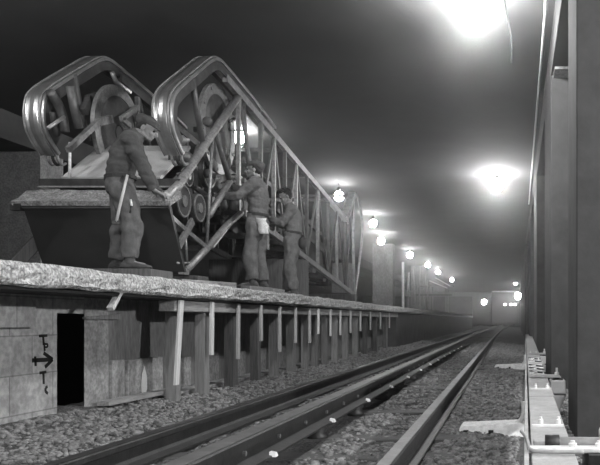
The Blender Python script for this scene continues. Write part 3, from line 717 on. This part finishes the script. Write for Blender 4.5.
    body.ball(H(-.012,0,.028), (.100,.078,.092), 18, 12, HM)       # cranium
    body.ball(H(.022,0,-.035), (.068,.062,.080), 16, 10, HM)        # face
    body.ball(H(.052,0,-.088), (.032,.034,.024), 12, 8, HM)         # chin
    body.tube([H(-.02,.056,-.06), H(.05,.03,-.088)], [.022,.018], 8); body.tube([H(-.02,-.056,-.06), H(.05,-.03,-.088)], [.022,.018], 8)
    body.tube([H(.082,0,.008), H(.104,0,-.022), H(.112,0,-.034), H(.094,0,-.044)], [.009,.012,.015,.011], 10)   # nose
    body.tube([H(.078,.045,.018), H(.090,.0,.016), H(.078,-.045,.018)], [.012,.012,.012], 8)                      # brow
    body.ball(H(.080,0,-.062), (.014,.024,.007), 10, 6, HM); body.ball(H(.078,0,-.074), (.013,.021,.007), 10, 6, HM)  # lips
    for sg in (1,-1):
        body.ball(H(-.015,.079*sg,-.018), (.020,.010,.032), 10, 8, HM)
        body.ball(H(.062,.042*sg,-.035), (.02,.02,.018), 10, 8, HM)   # cheekbone
    bo = put('body', fused(body, .0055, 1), M_SKIN)
    for sg in (1,-1):
        e = MB().ball(H(.0785,.031*sg,-.004), (.011,.015,.009), 10, 8, HM); me = bpy.data.meshes.new('eye'); me.from_pydata(e.v, [], e.f); put('eye', me, M_BLACK, bo)
    sh = MB(); torso(sh, .010, True)
    for sd in 'LR': arm(sh, sd, .012, .93)
    sh.tube([G['upper'].lerp(G['neck'],.4), G['neck'].lerp(G['head'],.12)], [.085,.069], 16)
    for sd in 'LR': sh.tube([G['el'+sd].lerp(G['wr'+sd],.88), G['el'+sd].lerp(G['wr'+sd],.95)], [.047,.047], 14)
    put('jersey', fused(sh, .009, 2, .015, (10,10,15)), shirt)
    tr_ = MB()
    dP = (G['waist']-G['pelvis']).normalized(); fP = dP.cross(S).normalized()
    tr_.rings([ell(G['pelvis']-U*.06, S, fP, .165, .125), ell(G['pelvis'], S, fP, .185, .135), ell(G['pelvis'].lerp(G['waist'],.75), S, fP, .172, .132)])
    for sd in 'LR': leg(tr_, sd, .025, .010, .95)
    tr_o = put('trousers', fused(tr_, .009, 2, .022, (9,9,6.5)), trou)
    wb = G['pelvis'].lerp(G['waist'],.72); r0 = ell(wb-dP*.018, S, fP, .184, .144, 28); r1 = ell(wb+dP*.018, S, fP, .184, .144, 28); i0 = ell(wb-dP*.018, S, fP, .17, .13, 28); i1 = ell(wb+dP*.018, S, fP, .17, .13, 28)
    bl = MB().rings([i0,r0,r1,i1,i0], False); me = bpy.data.meshes.new('belt'); me.from_pydata(bl.v, [], bl.f); put('belt', me, M_LEATHER, tr_o)
    for sd in 'LR':
        an = G['an'+sd]; tv = G['toe'+sd]-an; tv.z = 0; tv.normalize(); sv = U.cross(tv)
        bt = MB(); gz = an.z-.085
        prs = []
        for t_, hw, ht in ((-.075,.030,.05),(-.05,.040,.085),(0,.042,.095),(.05,.044,.075),(.11,.05,.055),(.165,.046,.045),(.20,.028,.032)):
            cc = an+tv*t_; cc.z = gz
            prs.append([cc+sv*hw*math.cos(a_)+U*(max(0,ht/2+ht/2*math.sin(a_)*1.0)) for a_ in [2*PI*j/14 for j in range(14)]])
        bt.rings(prs); bt.tube([an-U*.03, an+U*.07], [.052,.050], 14)
        bt_o = put('boot', fused(bt, .007, 2), M_BOOT)
        so = MB(); so.hexa([an+tv*-.075+sv*-.034+U*-.088, an+tv*.20+sv*-.036+U*-.088, an+tv*.20+sv*.036+U*-.088, an+tv*-.075+sv*.034+U*-.088, an+tv*-.075+sv*-.034+U*-.07, an+tv*.20+sv*-.036+U*-.07, an+tv*.20+sv*.036+U*-.07, an+tv*-.075+sv*.034+U*-.07])
        me = bpy.data.meshes.new('sole'); me.from_pydata(so.v, [], so.f); put('sole', me, M_BLACK, bt_o)
    hr = MB(); hr.ball(H(-.026,0,.034), (.094,.083,.092), 18, 12, HM); hr.ball(H(-.050,0,-.012), (.056,.073,.050), 16, 10, HM)
    if cap is None:
        hr.ball(H(.03,0,.098), (.06,.066,.035), 14, 8, HM); hr.ball(H(.062,.0,.085), (.03,.05,.028), 12, 8, HM)
        for k in range(26):
            a_ = random.uniform(0,2*PI); e_ = random.uniform(.15,1.3)
            hr.ball(H(-.02+.095*math.cos(a_)*math.cos(e_),.08*math.sin(a_)*math.cos(e_),.045+.085*math.sin(e_)), (.022,.02,.016), 8, 6, HM)
        put('hair', fused(hr, .007, 1, .006, (40,40,40)), M_HAIR)
    else:
        put('hair', fused(hr, .008, 1, .004, (40,40,40)), M_HAIR)
        cp = MB(); cp.ball(H(-.026,0,.070), (.112,.098,.050), 18, 10, HM); cp.ball(H(-.066,0,.052), (.066,.092,.062), 16, 10, HM)
        cp.rings([[H(-.01+.104*math.cos(a_),.088*math.sin(a_),z_) for a_ in [2*PI*j/20 for j in range(20)]] for z_ in (.035,.085)])
        cp.rings([[H(.05+.070*k_*math.cos(a_),.066*k_*math.sin(a_),.040+z_-.02*k_*math.cos(a_)) for a_ in [2*PI*j/16 for j in range(16)]] for z_, k_ in ((-.003,1),(.014,.95))])
        put('cap', fused(cp, .007, 2, .006, (18,18,18)), cap)
    return R, G, B, F, S
J_PITCH = {'w1': 25, 'w2': -4, 'w3': 26}; J_YAW = {'w1': -14, 'w2': 0, 'w3': 14}
name_key = 'w1'
base1 = front(122, 270, 7.3); base1.z = 1.137
w1 = person('person', 'capped worker in dark shirt bending over the escalator end plate', base1, 24,
  dict(pelvis=(-.01,0,.80), waist=(-.015,0,.93), chest=(.02,0,1.11), upper=(.075,0,1.255), neck=(.15,0,1.345), head=(.225,0,1.40),
   shR=(.08,-.185,1.235), elR=(.205,-.215,.93), wrR=(.285,-.17,.77), hdR=(.36,-.14,.73),
   shL=(.10,.185,1.235), elL=(.23,.20,.96), wrL=(.32,.13,.79), hdL=(.40,.10,.76),
   hipR=(0,-.09,.76), knR=(.10,-.10,.45), anR=(.07,-.10,.09), toeR=(.27,-.13,.09),
   hipL=(-.01,.09,.76), knL=(-.01,.11,.45), anL=(-.05,.11,.09), toeL=(.14,.14,.09)), M_SHIRT1, M_TROU1, M_CAP)
name_key = 'w2'
base2 = front(257, 289, 9.8); base2.z = 1.057
w2 = person('person', 'worker in cap and grey jersey reaching into the escalator, pale cloth at hip', base2, 186,
  dict(pelvis=(-.01,0,.86), waist=(-.02,0,1.00), chest=(-.015,0,1.20), upper=(-.005,0,1.35), neck=(.005,0,1.44), head=(.035,0,1.555),
   shL=(.0,.185,1.345), elL=(.19,.23,1.17), wrL=(.38,.17,1.19), hdL=(.46,.13,1.21),
   shR=(.02,-.185,1.36), elR=(.20,-.24,1.28), wrR=(.36,-.16,1.38), hdR=(.44,-.13,1.41),
   hipL=(0,.09,.82), knL=(.07,.10,.47), anL=(.03,.10,.09), toeL=(.23,.14,.09),
   hipR=(-.01,-.09,.82), knR=(.0,-.11,.46), anR=(-.05,-.11,.09), toeR=(.14,-.16,.09)), M_SHIRT2, M_TROU2, M_CAP)
name_key = 'w3'
base3 = front(292, 292, 11.5); base3.z = 1.003
w3 = person('person', 'bareheaded dark haired worker in pale jersey, last man along the escalator', base3, 192,
  dict(pelvis=(-.01,0,.87), waist=(-.02,0,1.02), chest=(-.01,0,1.20), upper=(.01,0,1.33), neck=(.05,0,1.42), head=(.10,0,1.535),
   shL=(.0,.185,1.315), elL=(.13,.225,1.10), wrL=(.31,.15,1.17), hdL=(.39,.12,1.19),
   shR=(.03,-.185,1.32), elR=(.16,-.22,1.12), wrR=(.33,-.12,1.22), hdR=(.41,-.09,1.25),
   hipL=(0,.09,.83), knL=(.03,.10,.47), anL=(-.03,.11,.09), toeL=(.17,.13,.09),
   hipR=(-.01,-.09,.83), knR=(.05,-.10,.47), anR=(.07,-.10,.09), toeR=(.27,-.14,.09)), M_SHIRT3, M_TROU3, None)
# what they carry
F1, S1 = w1[3], w1[4]; B1 = w1[2]
def at1(f_, s_, u_): return B1+F1*f_+S1*s_+Vector((0,0,u_))
hm = thing('hammer', 'long handled hammer hanging head down from the belt of the capped worker', 'hammer', at1(-.1,-.22,.45))
MB().tube([at1(.06,-.225,.89), at1(.01,-.235,.66), at1(-.035,-.23,.44)], [.012,.013,.014], 10).build('handle', M_WOODP, hm, True)
MB().bar(at1(-.075,-.23,.43), at1(.0,-.225,.435), .032, .036).build('hammer_head', M_DARK, hm, bevel=.004)
pr = thing('pliers', 'small pliers sticking out of the thigh pocket of the capped worker', 'pliers', at1(.1,-.2,.6))
MB().tube([at1(.085,-.205,.66), at1(.095,-.215,.60)], .010, 8).build('jaw', M_PORC, pr, True)
MB().tube([at1(.090,-.21,.60), at1(.08,-.215,.53)], .008, 8).build('handle', M_DARK, pr, True)
F2, S2, B2 = w2[3], w2[4], w2[2]
def at2(f_, s_, u_): return B2+F2*f_+S2*s_+Vector((0,0,u_))
cl = MB(); n_ = 8; rs = []
for i in range(n_+1):
    u_ = .90-.20*i/n_; a_ = -.085+.006*math.sin(i*1.3)-.03*i/8
    rs.append([at2(a_-.075+.006*math.sin(i),.19,u_), at2(a_-.02,.212+.012*math.sin(i*2),u_-.006), at2(a_+.05-.01*i/8,.205,u_), at2(a_+.05-.01*i/8,.192,u_), at2(a_-.02,.198+.012*math.sin(i*2),u_-.006), at2(a_-.075+.006*math.sin(i),.178,u_)])
tag(cl.rings(rs).build('cloth', M_WHITE, smooth=True), 'pale cloth tucked in the belt of the middle worker', 'cloth')
F3, S3, B3 = w3[3], w3[4], w3[2]
def at3(f_, s_, u_): return B3+F3*f_+S3*s_+Vector((0,0,u_))
c3 = at3(-.165,.10,.82)
po = MB(); po.ball(c3, (.065,.075,.10), 14, 10)
tag(po.build('tool_pouch', M_LEATHER, smooth=True), 'dark tool pouch hanging at the belt of the bareheaded worker', 'pouch')
pp = at2(-.10,.2,.5)
tag(MB().bar(at2(-.17,.16,.84), at2(-.18,.17,.50), .014, .02).build('steel_bar', M_TRUSSL), 'thin steel bar hanging behind the hip of the middle worker', 'bar')

# ------------------------------------------------------------------ lamps
def lamp(name, label, x, y, z, r, power, group, cord_to=CT, big=False):
    R = thing(name, label, 'lamp', (x, y, z), group)
    area = 4*PI*r*r
    MB().ball((x,y,z), (r,r,r*1.05), 16, 10).build('globe', emit('lit_globe', power/(PI*area)), R, True)
    gl = R.children[0] if R.children else [o for o in SC.objects if o.parent == R][0]
    MB().lathe((x,y,z+r*.93), [(.045,0),(.05,.03),(.05,.09),(.02,.12)], 12).build('socket', M_DARK, gl, True)
    if cord_to-z-r > .16: MB().tube([(x,y,z+r*.9+.1),(x,y,cord_to)], .008, 6).build('cord', M_DARK, R)
    return R
GT, GP, GF = 'lamps over the track', 'lamps over the platform', 'lamps at the far end'
lamp('globe_lamp', 'large glowing lamp under the ceiling at the top of the picture', -.36, 8.1, CZ+3.28, .15, TRACK_LAMP, GT)
lamp('globe_lamp', 'glowing lamp over the track, below and behind the largest glow', -.27, 18.3, CZ+3.28, .15, TRACK_LAMP, GT)
lamp('globe_lamp', 'track lamp behind the camera', -.4, -.8, CZ+3.28, .15, NEAR_LAMP, GT)
PL = [(-5.2,6.0,3.25),(-5.02,14.0,3.42),(-4.4,19.5,3.22),(-4.5,25.0,3.22)]
LB = ['platform lamp high left of the escalator end', 'bright lamp seen through the escalator lattice behind the middle worker', 'lamp glowing just above the far end of the escalator', 'lamp glowing beside the far end of the escalator']
for (x, y, z), lb in zip(PL, LB): lamp('globe_lamp', lb, x, y, CZ+z, .12, PLATFORM_LAMP, GP)
for (px, py, y), lb in zip(((381,241,30.7),(410,255,37.6),(428,265,44.6),(438,272,51.),(452,280,61)), ('first bright globe right of the escalator over the pillar', 'second bright globe right of the escalator above the thin pole', 'third globe of the row right of the escalator', 'fourth globe of the row right of the escalator', 'fifth and last globe of the row, above the trestle')):
    v = front(px, py, y); lamp('globe_lamp', lb, v.x, v.y, v.z, .14, PLATFORM_LAMP, GP)
v = front(518,296,74); lamp('globe_lamp', 'big round lamp at the far right corner of the rail car', v.x, v.y, v.z, .34, FAR_LAMP*2.2, GF)
v = front(515.5,283,72); lamp('globe_lamp', 'small round lamp above the big one at the far end of the track', v.x, v.y, v.z, .19, FAR_LAMP, GF)
v = front(484,302,60); lamp('globe_lamp', 'lamp glowing low at the far platform end left of the rail car', v.x, v.y, v.z, .2, FAR_LAMP*1.3, GF)

lamp('globe_lamp', 'unseen lamp added beyond the right edge to light the slab face', 4.9, 2.4, CZ+1.9, .15, ADDED_LAMP, 'added unseen lamps')
# ------------------------------------------------------------------ far things
cy = 77.0; cx0, cx1 = (491-PX)*cy/FL, (519-PX)*cy/FL
car = thing('rail_car', 'pale rail car standing at the far end of the track', 'rail car', ((cx0+cx1)/2, cy, 0))
MB().box(cx0, cx1, cy, cy+8, .25, CZ+2.85).build('body', M_CAR, car, bevel=.12)
MB().box(cx0+.1, cx1-.1, cy-.02, cy+8, CZ+2.85, CZ+3.0).build('lit_roof', M_WHITE, car, bevel=.05)  # white top: lamplight on the car's upper edge put into the colour
for px in (505,511,515):
    v = front(px, 304.5, cy); MB().lathe((v.x, cy-.06, v.z), [(.12,0),(.14,.03),(.14,.06)], 12, 'y').build('headlamp', emit('headlamp_glass', 6.0), car)
for xx in (cx0+.5, cx1-.5): MB().disc((xx, cy+1.5, .42), .42, -.06, .06).build('wheel', M_DARK, car)
# pale pole, trestle with sheets on the far platform
v = front(403, 262, 29); pole = tag(MB().tube([(v.x,v.y,ZP),(v.x,v.y,v.z)], .05, 10).build('pole', M_WHITE, smooth=True), 'thin pale pole standing on the platform beyond the escalator', 'pole')
ty = 44.0; T = thing('trestle', 'timber trestle holding pale sheets on the far platform', 'trestle', (front(433,300,ty).x, ty, ZP))
for px in (417,430,446):
    for dy in (0,1.6):
        p = front(px, 283, ty); MB().bar((p.x,ty+dy,ZP),(p.x,ty+dy,p.z),.09,.09).build('leg', M_WOODG, T)
a, c = front(415,295,ty), front(452,295,ty); MB().bar(a-Vector((0,.06,0)), c-Vector((0,.06,0)), .06, .12).build('rail', M_WOODD, T)
a, c = front(415,286,ty), front(452,286,ty)
MB().box(a.x, c.x, ty-.05, ty+1.7, a.z, a.z+.06).build('top_board', M_WOODG, T)
for k, (p0, p1) in enumerate((((430,281),(447,288)),((436,278),(450,286)))):
    a, c = front(*p0, ty-.3-k*.1), front(*p1, ty-.3-k*.1)
    tag(MB().bar(a, c, .5, .05).build('sheet', M_WHITE), ['pale sheet lying slanted on the trestle, lower one', 'pale sheet lying slanted on the trestle, upper one'][k], 'sheet')
for k, (px, top) in enumerate(((408,272),(412,268),(419,266),(425,270))):
    p = front(px, top, 38); tag(MB().bar((p.x+.2*(k%2),38,ZP),(p.x,38.3,p.z),.07,.07).build('scaffold_pole', M_WOODG), 'thin scaffold pole on the far platform, %s from the pale pole' % ORD[k], 'pole', 'scaffold poles')
# cables
tag(MB().tube(spline([(-.05,8.0,CT),(-.03,8.0,CT-.2),(.03,8.05,CT-.5),(.04,8.05,CT-.8)]), .011, 6).build('cable', M_BLACK, smooth=True), 'dark cable hanging from the ceiling beside the largest glow', 'cable')
tag(MB().tube([(.38,7.6,CZ+3.42),(.41,8.2,CZ+3.4),(.50,14.5,CZ+3.4),(.61,22,CZ+3.4)], .016, 8).build('conduit', M_WHITE, smooth=True), 'thin pale conduit running along the beam over the third rail', 'conduit')

# ------------------------------------------------------------------ haze in the tunnel air
hz = MB().box(-11.9, 6.7, -1.9, 94.8, -.9, CT+.1)
m = bpy.data.materials.new('hazy_air'); m.use_nodes = True; n = m.node_tree.nodes; n.remove(n['Principled BSDF'])
vs = n.new('ShaderNodeVolumeScatter'); vs.inputs['Density'].default_value = HAZE; vs.inputs['Anisotropy'].default_value = .94; vs.inputs['Color'].default_value = (1,1,1,1)
m.node_tree.links.new(vs.outputs[0], n['Material Output'].inputs['Volume'])
tag(hz.build('haze', m), 'thin dusty haze filling the tunnel air', 'haze', kind='stuff')
for o in SC.objects:
    if '_w' in o: del o['_w']
